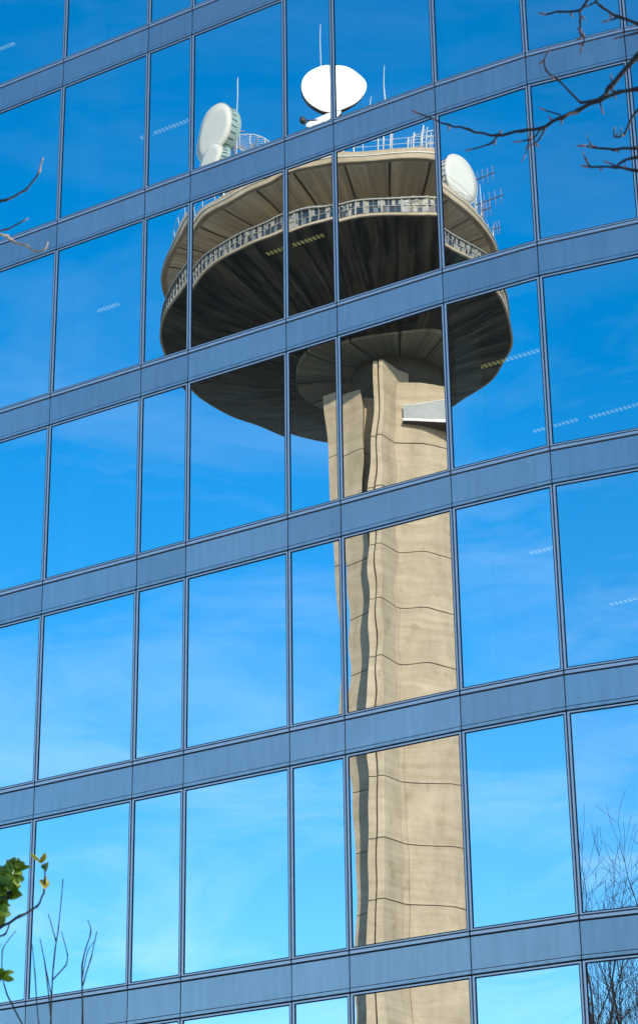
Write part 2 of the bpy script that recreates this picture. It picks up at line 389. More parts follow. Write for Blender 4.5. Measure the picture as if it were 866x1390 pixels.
# strip lamps under the office ceilings, seen faintly through the glass
def lamp(x0, x1, y, k, label):
    z = A[k]-HS-.03
    t = thing('strip_lamp', label, 'ceiling lamp', ((x0+x1)/2, y, z), 0, 'strip lamps inside the offices')
    L_ = x1-x0; b = MB(); b.box((-L_/2, -.07, -.05), (L_/2, .07, -.002)); b.build('lamp_body', M['lampbody'], t)
    e = MB(); n = max(3, round(L_/.083))
    for q in range(n):
        xx = -L_/2+L_*(q+.5)/n
        e.box((xx-.018, -.05, -.062), (xx+.018, .05, -.0505))
    e.build('louvre_light', M['lampglow'], t)
for a in [(-2.75, -1.55, 2.15, 1, 'dotted strip lamp in the narrow pane left of the round drum dishes'),
          (-3.95, -3.15, 2.15, 2, 'short dotted strip lamp in the pane far left of the tower head'),
          (-6.9, -6.1, 2.15, 0, 'dotted strip lamp cut by the top left corner of the view'),
          (.2, 1.46, 2.15, 2, 'yellow strip lamp crossing a mullion under the lit upper disc'),
          (3.2, 4.3, 2.15, 2, 'yellow strip lamp over the right end of the speckled glass band'),
          (2.76, 4.5, 7.28, 1, 'long dotted strip lamp behind the bare branch, right of the right dish'),
          (4.4, 5.62, 2.15, 3, 'strip lamp crossing the right edge of the lower disc'),
          (5.19, 6.5, 4.9, 3, 'bright dotted strip lamp at the right edge, level with the tower balcony'),
          (5.24, 5.7, 2.1, 4, 'short strip lamp in the curved pane right of the upper shaft'),
          (5.34, 6.2, 4.85, 4, 'strip lamp at the right edge, above the grey band over the tree reflection'),
          (4.1, 5.0, 4.85, 3, 'amber strip lamp beside the balcony on the tower shaft')]:
    lamp(*a)

# ------------------------------------------------------------------ communication tower behind the photographer, seen mirrored in the glass
tw = thing('communication_tower', 'beige concrete broadcasting tower with two stacked discs, mirrored in the glass', 'tower', TOWER, TROT)
LIFT = [32.1+3.47*n for n in range(-9, 9)]
SH = [z for z in LIFT if z > .5]; SH = [0.0]+SH+[63.9]
SH = [z for i, z in enumerate(SH) if i == 0 or z-SH[i-1] > .8]
def rad(z): return 4.08+.012*max(0, z-36)+.045*max(0, z-51)+.5*max(0, (14-z)/14)
SEC = [(-.5, 4.1), (1.1, 3.78), (2.4, 3.26), (3.4, 2.5), (3.9, 1.2), (3.9, -1.2), (2.9, -3.4), (1.0, -4.4), (-1.2, -4.0), (-2.6, -2.6), (-3.1, -.5), (-3.95, 2.25), (-2.28, 3.28), (-2.18, 2.4), (-1.6, 2.4)]
def loft(mb, sec, zs, mi):
    n = len(sec[0]); vs = [(*q, z) for S_, z in zip(sec, zs) for q in S_]
    fs = [(i*n+k, (i+1)*n+k, (i+1)*n+(k+1) % n, i*n+(k+1) % n) for i in range(len(zs)-1) for k in range(n)]
    mb.add(vs, fs+[tuple(range(n)), tuple(range(len(zs)*n-1, (len(zs)-1)*n-1, -1))], mi)
def shsec(z, ins=0.):
    f = rad(z)/4.2; return [(u_*f*(1-ins), w_*(f*.5+.5)*(1-ins)) for u_, w_ in SEC]
sh = MB()
for a, b in zip(SH[:-1], SH[1:]):
    a2, b2 = a+.03, b-.03
    loft(sh, [shsec(a2), shsec(b2)], [a2, b2], 0)
    if b < 63: loft(sh, [shsec(b, .018), shsec(b, .018)], [b-.05, b+.05], 1)
o = sh.build('shaft', [M['conc'], M['concd']], tw); fixn(o)
# smooth by angle
for pl in o.data.polygons: pl.use_smooth = False
def lerpk(tab, z):
    for (z0, v0), (z1, v1) in zip(tab[:-1], tab[1:]):
        if z <= z1: f = (z-z0)/(z1-z0); return [x+(y-x)*f for x, y in zip(v0, v1)]
    return tab[-1][1]
FIN = [(0, (-3.6, -2.85, -2.25, -1.0, 5.9)), (35.5, (-2.80, -2.26, -1.76, -.67, 5.6)), (50.6, (-2.42, -1.95, -1.53, -.55, 5.6)), (66.3, (-1.66, -1.36, -1.10, .0, 5.7))]
def finsec(z, ins=0.):
    l, gq, r, ro, wt = lerpk(FIN, z)
    return [(l+.1+ins, 2.2), (l+ins, wt-.16-ins), (gq-.05-ins*0, wt-.16-ins), (gq-.05, wt-.40), (gq+.05, wt-.40), (gq+.05, wt-ins), (r-ins, wt-ins), (ro-.12-ins, 4.22), (ro+.14-ins, 4.02), (ro+.5-ins, 3.7), (ro+.4, 3.0)]
def fin_mb():
    fb = MB()
    zs = [z for z in SH[:-1]]+[64.75]
    for a, b in zip(zs[:-1], zs[1:]):
        a2, b2 = (a+.03 if a > 0 else 0), b-(.03 if b < 64 else 0)
        A_, B_ = finsec(a2), finsec(b2); n = len(A_)
        vs = [(*q, a2) for q in A_]+[(*q, b2) for q in B_]
        fb.add(vs, [tuple(range(n)), tuple(range(2*n-1, n-1, -1))]+[(i, n+i, n+(i+1) % n, (i+1) % n) for i in range(n)], 0)
    for a, b in zip(zs[:-1], zs[1:]):
        A_, B_ = finsec(max(a-.1, 0), .06), finsec(b-.12, .06); n = len(A_)
        vs = [(*q, a+.01) for q in A_]+[(*q, b-.02) for q in B_]
        # dark joint core, only as tall as the joint
    for b in zs[1:-1]:
        A_ = finsec(b, .06); n = len(A_)
        vs = [(*q, b-.04) for q in A_]+[(*q, b+.04) for q in A_]
        fb.add(vs, [tuple(range(n)), tuple(range(2*n-1, n-1, -1))]+[(i, n+i, n+(i+1) % n, (i+1) % n) for i in range(n)], 1)
    return fb
f0 = fin_mb().build('buttress', [M['conc'], M['concd']], tw); fixn(f0)
for k in (1, 2):
    f1 = f0.copy(); COL.objects.link(f1); f1.parent = tw; f1.rotation_euler = (0, 0, R(120*k))
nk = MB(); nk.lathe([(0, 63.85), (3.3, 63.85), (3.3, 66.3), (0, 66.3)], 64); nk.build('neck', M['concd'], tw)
# balcony on the shaft
bl = MB(); bl.box((.05, 3.0, 60.45), (4.4, 4.75, 60.47), 2); bl.box((.05, 3.0, 60.472), (4.4, 4.77, 60.66), 1); bl.box((.12, 4.63, 60.66), (4.35, 4.69, 61.72), 0); bl.box((.12, 3.2, 60.66), (.18, 4.63, 61.72), 0)  # thin dark sheet paints the shade under the slab
bl.box((4.29, 2.5, 60.66), (4.35, 4.63, 61.72), 0); bl.box((.09, 4.61, 61.72), (4.38, 4.71, 61.76), 1)
bl.build('balcony', [M['metal'], M['rail'], M['concd']], tw).location = (0, 0, .55)
pp_ = MB(); pp_.tube([(-2.15, 3.6, 56.2), (-1.75, 4.6, 58.6)], .10, 8); pp_.build('conduit', M['dsteel'], tw)

# lower disc
ld = MB()
ld.lathe([(3, 66.28), (6.5, 66.28), (6.5, 66.55), (3, 66.55)], 96, 2)
ld.lathe([(3.2, 66.56), (6.6, 66.50), (9.5, 67.15), (14.72, 68.86), (14.72, 69.18), (3.2, 69.18)], 144, 0)
ld.lathe([(14.3, 68.86), (14.86, 68.90), (14.86, 69.05), (14.3, 69.14)], 144, 1)
ld.lathe([(10.8, 69.185), (14.6, 69.185), (14.6, 69.24), (10.8, 69.24)], 96, 1)  # pale terrace ring, added to bounce sun onto the upper soffit
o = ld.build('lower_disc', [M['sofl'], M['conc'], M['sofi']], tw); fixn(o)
rb = MB(); rb.lathe([(14.60, 69.15), (14.66, 69.15), (14.66, 69.98), (14.60, 69.98)], 144)
pr = MB(); random.seed(5); NP = 380
for i in range(NP):
    t = 2*math.pi*(i+.5)/NP; c_, s_ = math.cos(t), math.sin(t); hw = math.pi*14.72/NP-.004
    X_ = lambda v: (v[0]*c_-v[1]*s_, v[0]*s_+v[1]*c_, v[2])
    mid = 69.56+random.uniform(-.22, .2)
    rb.box((14.67, -hw, 69.15), (14.73, hw, mid), random.choice((0, 0, 0, 1, 2, 3, 0)), X_); rb.box((14.67, -hw, mid+.02), (14.73, hw, 69.96), random.choice((0, 0, 0, 1, 2, 3, 3)), X_)
    if random.random() < .3: rb.box((14.735, -hw*.9, mid+.1), (14.75, hw*random.uniform(-.3, .9), 69.95), 3, X_)
rbo = rb.build('glazed_band', [M['band'], M['band2'], M['dsteel'], M['pgrey']], tw); fixn(rbo)
pr.lathe([(14.62, 69.965), (14.86, 69.965), (14.86, 70.05), (14.62, 70.05)], 144); pr.lathe([(14.74, 69.54), (14.78, 69.54), (14.78, 69.575), (14.74, 69.575)], 144)
for i in range(NP):
    t = 2*math.pi*i/NP; c_, s_ = math.cos(t), math.sin(t); wd = random.choice((.008, .012, .02, .06))
    X_ = lambda v: (v[0]*c_-v[1]*s_, v[0]*s_+v[1]*c_, v[2])
    if i % 2: pr.box((14.70, -wd, 69.13), (14.79, wd, 69.97), 0, X_)
    if i % 3 == 0: pr.box((14.70, -.05, 70.045), (14.80, .05, 70.15), 1, X_)
o = pr.build('band_posts', [M['pgrey'], M['dsteel']], rbo); 
cw = MB(); cw.lathe([(3, 69.18), (8.8, 69.18), (8.8, 72.3), (3, 72.3)], 72); cw.build('core_glazing', M['band'], tw)
# upper disc
ud = MB()
ud.lathe([(3, 72.25), (8.6, 72.25), (14.35, 72.95), (14.6, 73.0), (14.6, 73.5), (3, 73.5)], 144, 0)
ud.lathe([(14.3, 72.98), (14.82, 72.98), (14.86, 73.02), (14.86, 73.34), (14.3, 73.34)], 144, 1)
ud.lathe([(14.2, 73.345), (14.92, 73.345), (14.92, 73.395), (14.2, 73.395)], 144, 2)
ud.lathe([(0, 73.4), (14.80, 73.4), (14.72, 73.82), (0, 73.82)], 144, 1)
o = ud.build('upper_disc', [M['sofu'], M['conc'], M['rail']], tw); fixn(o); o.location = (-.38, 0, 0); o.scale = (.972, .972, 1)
rl = MB()
for i in range(60):
    t = 2*math.pi*i/60; c_, s_ = math.cos(t)*14.5, math.sin(t)*14.5
    rl.tube([(c_, s_, 73.82), (c_, s_, 74.75)], .022, 6)
for zz in (74.3, 74.75):
    pts = [(14.5*math.cos(2*math.pi*i/90), 14.5*math.sin(2*math.pi*i/90), zz) for i in range(91)]; rl.tube(pts, .018, 6)
o = rl.build('roof_railing', M['rail'], tw); o.location = (-.38, 0, 0); o.scale = (.972, .972, 1)
ph = MB(); ph.lathe([(0, 73.82), (4.2, 73.82), (4.2, 78.3), (4.5, 78.3), (4.5, 78.6), (0, 78.6)], 48); o = ph.build('penthouse', M['conc'], tw); fixn(o)

# ---- antennas standing on the tower
def tloc(u_, w_, z):
    c_, s_ = math.cos(TROT), math.sin(TROT); return Vector((TOWER.x+u_*c_-w_*s_, TOWER.y+u_*s_+w_*c_, z))
def aim(n):                                            # local +Z onto direction n (tower frame)
    return Vector(n).to_track_quat('Z', 'Y').to_matrix()
def drum_dish(label, u_, w_, z, D, depth, n, base_z, facem, bodym, name='drum_dish', mast=True, off_=(0, 0)):
    t = thing(name, label, 'microwave dish', tloc(u_, w_, base_z), TROT, 'dishes on the tower roof')
    q = aim(n); r = D/2; hz = z-base_z
    xf = lambda v: tuple(q @ Vector(v) + Vector((0, 0, hz)))
    fc = MB(); fc.lathe([(0, -.02), (r*.985, -.02), (r*.985, .02), (r*.7, .045), (r*.35, .06), (0, .065)], 64, 0, True, None, xf); fixn(fc.build('radome', facem, t))
    bd = MB(); bd.lathe([(0, -depth-.35*r), (r*.35, -depth-.28*r), (r*.75, -depth-.12*r), (r, -depth), (r, -.025), (r*.96, -.022), (0, -.022)], 64, 0, False, None, xf)
    bd.lathe([(r, -.09), (r+.04, -.09), (r+.04, -.0), (r, -.0)], 64, 1, False, None, xf)
    for i in range(28):
        a_ = 2*math.pi*i/28; c_, s_ = math.cos(a_), math.sin(a_)
        bd.box((r-.01, -.02, -depth*.62), (r+.03, .02, -.11), 2, lambda v: xf((v[0]*c_-v[1]*s_, v[0]*s_+v[1]*c_, v[2])))
    fixn(bd.build('shroud', [bodym, facem, M['dsteel']], t))
    bk = q @ Vector((0, 0, -depth-.3*r)) + Vector((0, 0, hz))
    ms = MB(); ms.tube([(bk.x, bk.y, 0), (bk.x, bk.y, hz+r*.5)], .09, 10)
    for sgn in (-1, 1): ms.tube([(bk.x+sgn*.9, bk.y-.6, 0), (bk.x, bk.y, hz*.75)], .05, 8)
    ms.build('mast', M['steel'], t)
    return t
drum_dish('large cream drum dish with teal shroud at the left of the tower roof', -11.3, 8.0, 79.5, 3.8, .95, (-.72, .69, .02), 73.82, M['cream'], M['teal'])
drum_dish('small cream drum dish just under the large teal shrouded one', -11.35, 8.3, 77.1, 2.4, .8, (-.72, .69, .02), 73.82, M['cream'], M['teal'])
drum_dish('cream drum dish with pale shroud at the right edge of the upper disc', 10.85, 8.0, 75.75, 3.3, 1.0, (.66, .75, .0), 73.82, M['cream'], M['rail'])

def bowl(label, u_, w_, z, D, n, base_z, dep, feed):
    t = thing('satellite_dish', label, 'satellite dish', tloc(u_, w_, base_z), TROT, 'dishes on the tower roof')
    q = aim(n); r = D/2; hz = z-base_z
    xf = lambda v: tuple(q @ Vector(v) + Vector((0, 0, hz)))
    prof = [(0, -dep)]+[(r*k/8, -dep*(1-(k/8)**2)) for k in range(1, 9)]+[(r+.03, .0), (r+.03, -.07)]+[(r*k/8, -dep*(1-(k/8)**2)-.09) for k in range(8, 0, -1)]+[(0, -dep-.09)]
    b = MB(); b.lathe(prof, 64, 0, True, None, xf); fixn(b.build('reflector', M['white'], t))
    b = MB()
    b.lathe([(r*.97, -.12), (r+.05, -.12), (r+.05, -.34), (r*.9, -.34)], 64, 0, False, None, xf); b.lathe([(.02, -dep-.3), (r*.35, -dep-.3), (r*.35, -dep*.9-.12), (.02, -dep-.12)], 32, 0, False, None, xf)
    for k in range(16):
        a_ = 2*math.pi*k/16; c_, s_ = math.cos(a_), math.sin(a_)
        b.tube([xf((r*.2*c_, r*.2*s_, -dep-.28)), xf((r*.97*c_, r*.97*s_, -.30))], .04, 6)
    fixn(b.build('back_frame', M['dsteel'], t))
    if feed:
        b = MB(); tip = xf((0, 0, r*feed))
        for k in range(3):
            a_ = 2*math.pi*k/3+.5; b.tube([xf((r*.93*math.cos(a_), r*.93*math.sin(a_), -.02)), tip], .018, 6)
        b.lathe([(0, r*feed-.12), (.14, r*feed-.12), (.10, r*feed+.12), (0, r*feed+.12)], 16, 0, True, None, xf); b.build('feed', M['dsteel'], t)
    bk = Vector(xf((0, 0, -dep-.3)))
    ms = MB(); ms.tube([(bk.x, bk.y, 0), (bk.x, bk.y, hz)], .16, 10); ms.tube([(bk.x, bk.y, hz), tuple(bk)], .12, 8)
    for sx, sy in ((-1, -1), (1, -1), (0, 1)): ms.tube([(bk.x+sx, bk.y+sy, 0), (bk.x, bk.y, hz*.7)], .06, 8)
    ms.build('mast', M['steel'], t); return t
bowl('large white satellite dish on top of the tower, tilted to the sun', -3.75, 4.0, 85.1, 3.95, (.12, .96, .16), 78.6, .5, 0)
b = bowl('small white dish seen nearly edge on below the large white dish', -4.45, 5.2, 82.0, 2.2, (-.28, .70, .66), 73.82, .25, .0)
kb = MB(); kb.lathe([(0, -.22), (.16, -.18), (.22, 0), (.16, .18), (0, .22)], 20, 0, True, None, lambda v: (v[0]-1.2, v[1]+.1, v[2]+8.05)); kb.tube([(-1.2, .1, 8.05), (-.3, 0, 8.2)], .05, 8); kb.build('feed_horn', M['dsteel'], b)

# grid dish
t = thing('grid_dish', 'wire grid parabolic antenna beside the lattice mast at the left of the roof', 'grid antenna', tloc(-8.7, 5, 73.82), TROT, 'dishes on the tower roof')
gd = MB(); q = aim((.35, .80, .48)); hz = 6.3; r = 1.5
xf = lambda v: tuple(q @ Vector(v) + Vector((0, 0, hz)))
gd.tube([xf((r*math.cos(a/24*math.pi), r*math.sin(a/24*math.pi), 0)) for a in range(49)], .035, 6)
for i in range(-9, 10):
    y = r*i/10; h_ = math.sqrt(r*r-y*y); gd.tube([xf((-h_+2*h_*j/8, y, -.5*(1-((-h_+2*h_*j/8)**2+y*y)/r/r))) for j in range(9)], .014, 5)
for x in (-.8, 0, .8):
    h_ = math.sqrt(r*r-x*x); gd.tube([xf((x, -h_+2*h_*j/8, -.5*(1-((-h_+2*h_*j/8)**2+x*x)/r/r)-.03)) for j in range(9)], .028, 5)
gd.build('grid', M['rail'], t)
ms = MB(); bk = Vector(xf((0, 0, -.6))); ms.tube([(bk.x, bk.y, 0), (bk.x, bk.y, hz+.4)], .08, 8); ms.tube([tuple(bk), xf((0, 0, .7))], .03, 6); ms.build('mast', M['steel'], t)

def lattice(label, u_, w_, h_, bm_, width=.5, m_='rust'):
    t = thing('lattice_mast', label, 'mast', tloc(u_, w_, 73.82), TROT); b = MB()
    cs = [(-width/2, -width/2), (width/2, -width/2), (0, width/2)]
    for x, y in cs: b.tube([(x, y, 0), (x, y, h_)], .035, 6)
    z = 0; k = 0
    while z < h_-.6:
        for i in range(3):
            a_, c_ = cs[i], cs[(i+1) % 3]; b.tube([(*a_, z), (*c_, z+.6)], .02, 5)
        z += .6
    for zz in bm_: b.tube([(-.9, 0, zz), (.9, .1, zz+.1)], .035, 6)
    b.build('lattice', M[m_], t); return t
lattice('reddish lattice mast behind the large drum dish', -10.15, 6.2, 7.6, (5.2, 6.6))
lattice('grey lattice frame on the roof edge by the white posts', 2.1, 12.4, 2.3, (1.2, 1.7, 2.1), .7, 'rail')

def whip(label, u_, w_, z0, z1, lean=(0, 0), m_='rail', r0=.05, grp='whip antennas on the tower'):
    t = thing('whip_antenna', label, 'antenna', tloc(u_, w_, z0), TROT, grp)
    h_ = z1-z0; b = MB(); b.tube([(0, 0, 0), (lean[0]*.5, lean[1]*.5, h_*.55), (lean[0], lean[1], h_)], [r0, r0*.7, r0*.5], 8); b.build('rod', M[m_], t)
    b = MB(); b.tube([(0, 0, 0), (0, 0, min(1.2, h_*.3))], r0*1.7, 8); b.build('base', M['steel'], t)
whip('tall thin white whip antenna right of the large drum dish', -9.75, 6.3, 73.82, 84.6)
whip('tilted white whip antenna rising behind the large white dish', -4.0, 3.0, 78.6, 90.9, (-.6, 0))
whip('white whip antenna standing alone right of the large white dish', -.25, 4.0, 78.6, 86.6, (-.05, 0))
whip('short white stub antenna at the foot of the large white dish', -1.2, 4.0, 78.6, 83.9, (0, 0))
for i, (u_, w_, h_) in enumerate([(-.8, 13.6, 2.9), (-.35, 13.7, 3.0), (1.25, 13.5, 1.6), (.9, 13.4, 1.3), (1.8, 13.2, 2.2), (-3.2, 13.3, 1.2), (-3.6, 13.4, .9), (-2.4, 12.6, 2.0)]):
    t = thing('antenna_post', 'short pale antenna post in the row on the upper disc edge', 'antenna', tloc(u_, w_, 73.82), TROT, 'short posts along the roof edge')
    b = MB(); b.tube([(0, 0, 0), (0, 0, h_)], .05, 8); b.tube([(-.18, 0, h_*.8), (.18, .05, h_*.82)], .025, 6); b.build('post', M['rail'], t)
def yagi(label, u_, w_, z, L_, n, base_z, dirn=(.93, .1, .33)):
    t = thing('yagi_antenna', label, 'antenna', tloc(u_, w_, base_z), TROT, 'yagi antennas at the right of the tower')
    d = Vector(dirn).normalized(); hz = z-base_z; b = MB()
    b.tube([(0, 0, hz), tuple(Vector((0, 0, hz))+d*L_)], .035, 6); b.build('boom', M['dsteel'], t)
    b = MB()
    for i in range(n):
        c_ = Vector((0, 0, hz))+d*L_*(i+.6)/n; h_ = .62-.03*i
        b.tube([tuple(c_-Vector((0, 0, h_))), tuple(c_+Vector((0, 0, h_)))], .018, 5)
    b.build('elements', M['rust'], t)
    b = MB(); b.tube([(0, 0, 0), (0, 0, hz+.3)], .05, 8); b.build('mast', M['steel'], t)
yagi('uppermost dark yagi antenna right of the right dish', 12.2, 5.0, 77.5, 1.6, 4, 73.82)
yagi('longest dark yagi antenna, second down at the right of the upper disc', 12.0, 6.0, 75.05, 2.2, 5, 73.82)
yagi('short yagi antenna just above the disc rim', 12.3, 6.8, 74.15, .8, 3, 73.4)
yagi('lowest small yagi antenna beside the curved rim', 13.5, 3.2, 74.9, .6, 3, 73.82)
whip('slim grey pole between the yagi antennas', 12.35, 6.6, 73.82, 76.2, (0, 0), 'rail', .045)

# ------------------------------------------------------------------ trees
def grow(mb, p, d, length, r, depth, rnd, spread=.6, up=.25, mi=0, seg=4, tips=None):
    pts = [p.copy()]; rs = [r]; q = p.copy(); dd = d.normalized()
    for i in range(seg):
        dd = (dd+Vector((rnd.gauss(0, .09), rnd.gauss(0, .09), rnd.gauss(0, .07)+up*.12))).normalized()
        q = q+dd*(length/seg); pts.append(q.copy()); rs.append(max(.006, r*(1-.5*(i+1)/seg) if depth else r*(1-.72*(i+1)/seg)))
    mb.tube(pts, rs, 6 if r > .02 else 4, mi)
    if tips is not None and depth == 0: tips.append((q.copy(), dd.copy()))
    if depth:
        nb = rnd.choice((2, 3, 3, 4))
        for k in range(nb):
            i = rnd.randint(1, seg); a = rnd.uniform(0, 6.28); ax_ = dd.orthogonal().normalized(); ax_.rotate(Matrix.Rotation(a, 3, dd))
            grow(mb, pts[i], (dd+ax_*rnd.uniform(.6, 1.2)*spread), length*rnd.uniform(.5, .78), rs[i]*rnd.uniform(.42, .66), depth-1, rnd, spread, up, mi, seg, tips)
        grow(mb, pts[-1], dd, length*.72, rs[-1], depth-1, rnd, spread, up, mi, seg, tips)
# tall bare tree across the plaza, mirrored in the bottom right pane
t = thing('bare_tree', 'tall leafless tree mirrored in the bottom right pane', 'tree', (2.9, -34.6, 0)); rnd = random.Random(4)
tr = MB(); tr.tube([(0, 0, 0), (.1, .05, 3), (-.05, .1, 6), (.05, 0, 9.5)], [.26, .2, .17, .14], 12); tr.build('trunk', M['bark'], t)
cr_ = MB()
for k in range(9):
    a = k*2.4+rnd.uniform(-.3, .3); z = 5.5+k*.5
    grow(cr_, Vector((0, 0, min(z, 9.4))), Vector((math.cos(a)*.5, math.sin(a)*.5, 1)), 4.0-.12*k, .10, 4, rnd, .85, .5)
for k in range(4):
    grow(cr_, Vector((.05, 0, 9.4)), Vector((rnd.uniform(-.25, .25), rnd.uniform(-.25, .25), 1)), 4.3, .11, 4, rnd, .8, .5)
cr_.build('crown', M['bark'], t)

def limb(mb, pix, dist, r0, r1, mi=0, rnd=random.Random(1), buds=None, dd=.0):
    pts = []; n = len(pix)
    for i, (x, y) in enumerate(pix): pts.append(px(x, y, dist+dd*i/(n-1)+rnd.uniform(-.03, .03)))
    fine = []                                           # a smooth, slightly crooked run through the joints
    for i in range(n-1):
        p0, p1, p2, p3 = pts[max(i-1, 0)], pts[i], pts[i+1], pts[min(i+2, n-1)]
        for q in range(4):
            t_ = q/4; m0, m1 = (p2-p0)*.32, (p3-p1)*.32
            h = p1*(2*t_**3-3*t_*t_+1)+m0*(t_**3-2*t_*t_+t_)+p2*(-2*t_**3+3*t_*t_)+m1*(t_**3-t_*t_)
            fine.append(h+Vector([rnd.gauss(0, r0*.16) for _ in range(3)]))
    fine.append(pts[-1]); rs = [r0+(r1-r0)*i/(len(fine)-1) for i in range(len(fine))]
    rs = [x*(1.3 if i % 4 == 0 and 0 < i else rnd.uniform(.92, 1.05)) for i, x in enumerate(rs)]
    mb.tube(fine, rs, 8, mi)
    if buds is not None:
        d = (fine[-1]-fine[-2]).normalized()
        buds.tube([fine[-1]-d*.012, fine[-1]+d*.008, fine[-1]+d*.03], [r1*1.1, r1*1.5, r1*.5], 8)
        for i in range(2, len(fine)-1, 2):
            if rnd.random() < .4:
                s_ = Vector([rnd.gauss(0, 1) for _ in range(3)]).normalized()
                buds.tube([fine[i], fine[i]+s_*.016, fine[i]+s_*.030], [.0035, .005, .002], 6)
    return fine
# tree at the right whose branches hang into the view
D1 = 8.2
base = px(1120, 300, D1); t = thing('bare_tree', 'dark budding tree reaching into the top right of the view', 'tree', (base.x, base.y, 0))
def rel(mb, o): mb.v = [(v[0]-o.x, v[1]-o.y, v[2]) for v in mb.v]
tr, tw_, bd = MB(), MB(), MB(); rnd = random.Random(8)
top = px(1130, -260, D1)
trunk_pts = [Vector((base.x, base.y, 0)), px(1125, 900, D1), px(1112, 420, D1+.1), px(1120, 60, D1), top]; trunk_pts[1].z = 3.2
tr.tube(trunk_pts, [.13, .10, .075, .05, .03], 12)
for st, en in (((1113, 420), (950, 120)), ((1116, 300), (930, 20)), ((1112, 420), (960, 230))):
    limb(tr, [st, ((st[0]+en[0])/2, (st[1]+en[1])/2+18), en], D1, .035, .02, 0, rnd)
def B(pix, r0, r1, dist=D1, buds=True, dd=0.): limb(tw_, pix, dist, r0*.8, r1*.75, 0, rnd, bd if buds else None, dd)
B([(950, 5), (866, 74), (827, 120), (815, 134), (784, 150), (763, 159), (735, 173), (707, 178), (675, 184), (637, 176), (609, 170), (566, 153)], .016, .0045)
B([(675, 184), (666, 195), (638, 203)], .006, .004)
B([(950, 120), (866, 121), (839, 126), (815, 135), (787, 139)], .013, .008, D1, False)
B([(787, 139), (758, 109), (741, 96), (738, 82), (743, 71)], .006, .0035)
B([(760, 156), (738, 149)], .005, .004); B([(735, 173), (723, 188), (704, 192)], .006, .004); B([(740, 173), (731, 190), (720, 197)], .006, .004)
B([(719, 181), (717, 196), (711, 213)], .0045, .003); B([(814, 138), (816, 148)], .006, .004); B([(830, 117), (829, 105)], .005, .004); B([(829, 118), (833, 128)], .005, .004)
B([(930, -60), (830, -40), (799, -2), (786, 14), (760, 16), (738, 19)], .011, .005); B([(786, 14), (787, 30), (787, 46), (793, 51), (789, 66)], .007, .004)
B([(930, 70), (866, 33), (838, 23), (815, 8), (803, -6)], .011, .006); B([(838, 24), (824, 28)], .006, .004); B([(808, 3), (797, 8)], .006, .004)
B([(960, 20), (866, 44), (839, 51)], .009, .004, D1+.8)
B([(960, 60), (866, 148), (846, 183), (833, 186), (833, 176)], .009, .004, D1+.5); B([(843, 185), (842, 176)], .004, .003, D1+.5)
B([(960, 215), (866, 201), (833, 203), (807, 200), (791, 198)], .009, .005, D1-.4); B([(803, 199), (797, 187)], .003, .002, D1-.4)
B([(960, 190), (866, 213), (846, 218), (836, 227)], .010, .006, D1-.4, False); B([(960, 250), (866, 232), (834, 227), (797, 226)], .010, .005, D1-.4); B([(800, 226), (795, 218), (792, 210)], .005, .003, D1-.4)
B([(838, 226), (826, 221)], .005, .004, D1-.4)
tw_.add(bd.v, bd.f, 1, True)
for m_, nm in ((tr, 'trunk'), (tw_, 'crown')):
    rel(m_, base); m_.build(nm, [M['bark'], M['bud']], t)
# tree beyond the left edge
D2 = 9.0; base = px(-220, 300, D2); t = thing('bare_tree', 'tree beyond the left edge with three sunlit tipped twigs showing', 'tree', (base.x, base.y, 0))
tr, tw_, bd = MB(), MB(), MB(); rnd = random.Random(18)
tr.tube([Vector((base.x, base.y, 0)), Vector((base.x+.05, base.y, 3)), px(-225, 420, D2), px(-215, 120, D2)], [.11, .09, .06, .025], 12)
limb(tr, [(-225, 420), (-140, 330), (-60, 290)], D2, .03, .018, 0, rnd)
B([(-60, 290), (0, 273), (8, 272), (35, 258), (53, 235)], .010, .005, D2)
B([(-60, 290), (-20, 314), (10, 311), (32, 300)], .008, .004, D2)
tw2 = tw_
tp = MB(); limb(tw2, [(53, 235), (59, 214)], D2, .005, .0035, 1, rnd); limb(tp, [(-60, 290), (-30, 312), (0, 318), (10, 321), (17, 327), (37, 334), (46, 340), (61, 339), (65, 329)], D2-.2, .008, .004, 0, rnd)
rel(tp, base); tp.build('sunlit_twig', M['pale'], t); tw_.add(bd.v, bd.f, 2, True)
rel(tr, base); tr.build('trunk', M['bark'], t); rel(tw_, base); tw_.build('crown', [M['bark'], M['pale'], M['bud']], t)

def leaf(mb, p, d, nrm, L_, W_, mi=0, curl=.25):
    d = d.normalized(); s_ = d.cross(nrm).normalized(); n_ = s_.cross(d).normalized(); K = 6
    vs = []; fs = []
    for i in range(K+1):
        f = i/K; wd = W_*math.sin(math.pi*min(1, f*.92+.04))**.75*.5; c_ = p+d*L_*f-n_*curl*L_*f*f
        for q in (-1, 0, 1): vs.append(c_+s_*wd*q+n_*abs(q)*wd*.35)
    for side in (0, 1):
        for i in range(K): fs.append((i*3+side, i*3+side+1, (i+1)*3+side+1, (i+1)*3+side))
    n0 = len(vs); vs += [v-n_*.0012 for v in vs]                 # a real, thin blade
    fs += [tuple(n0+x for x in reversed(f)) for f in fs]
    mb.add(vs, fs, mi, True)
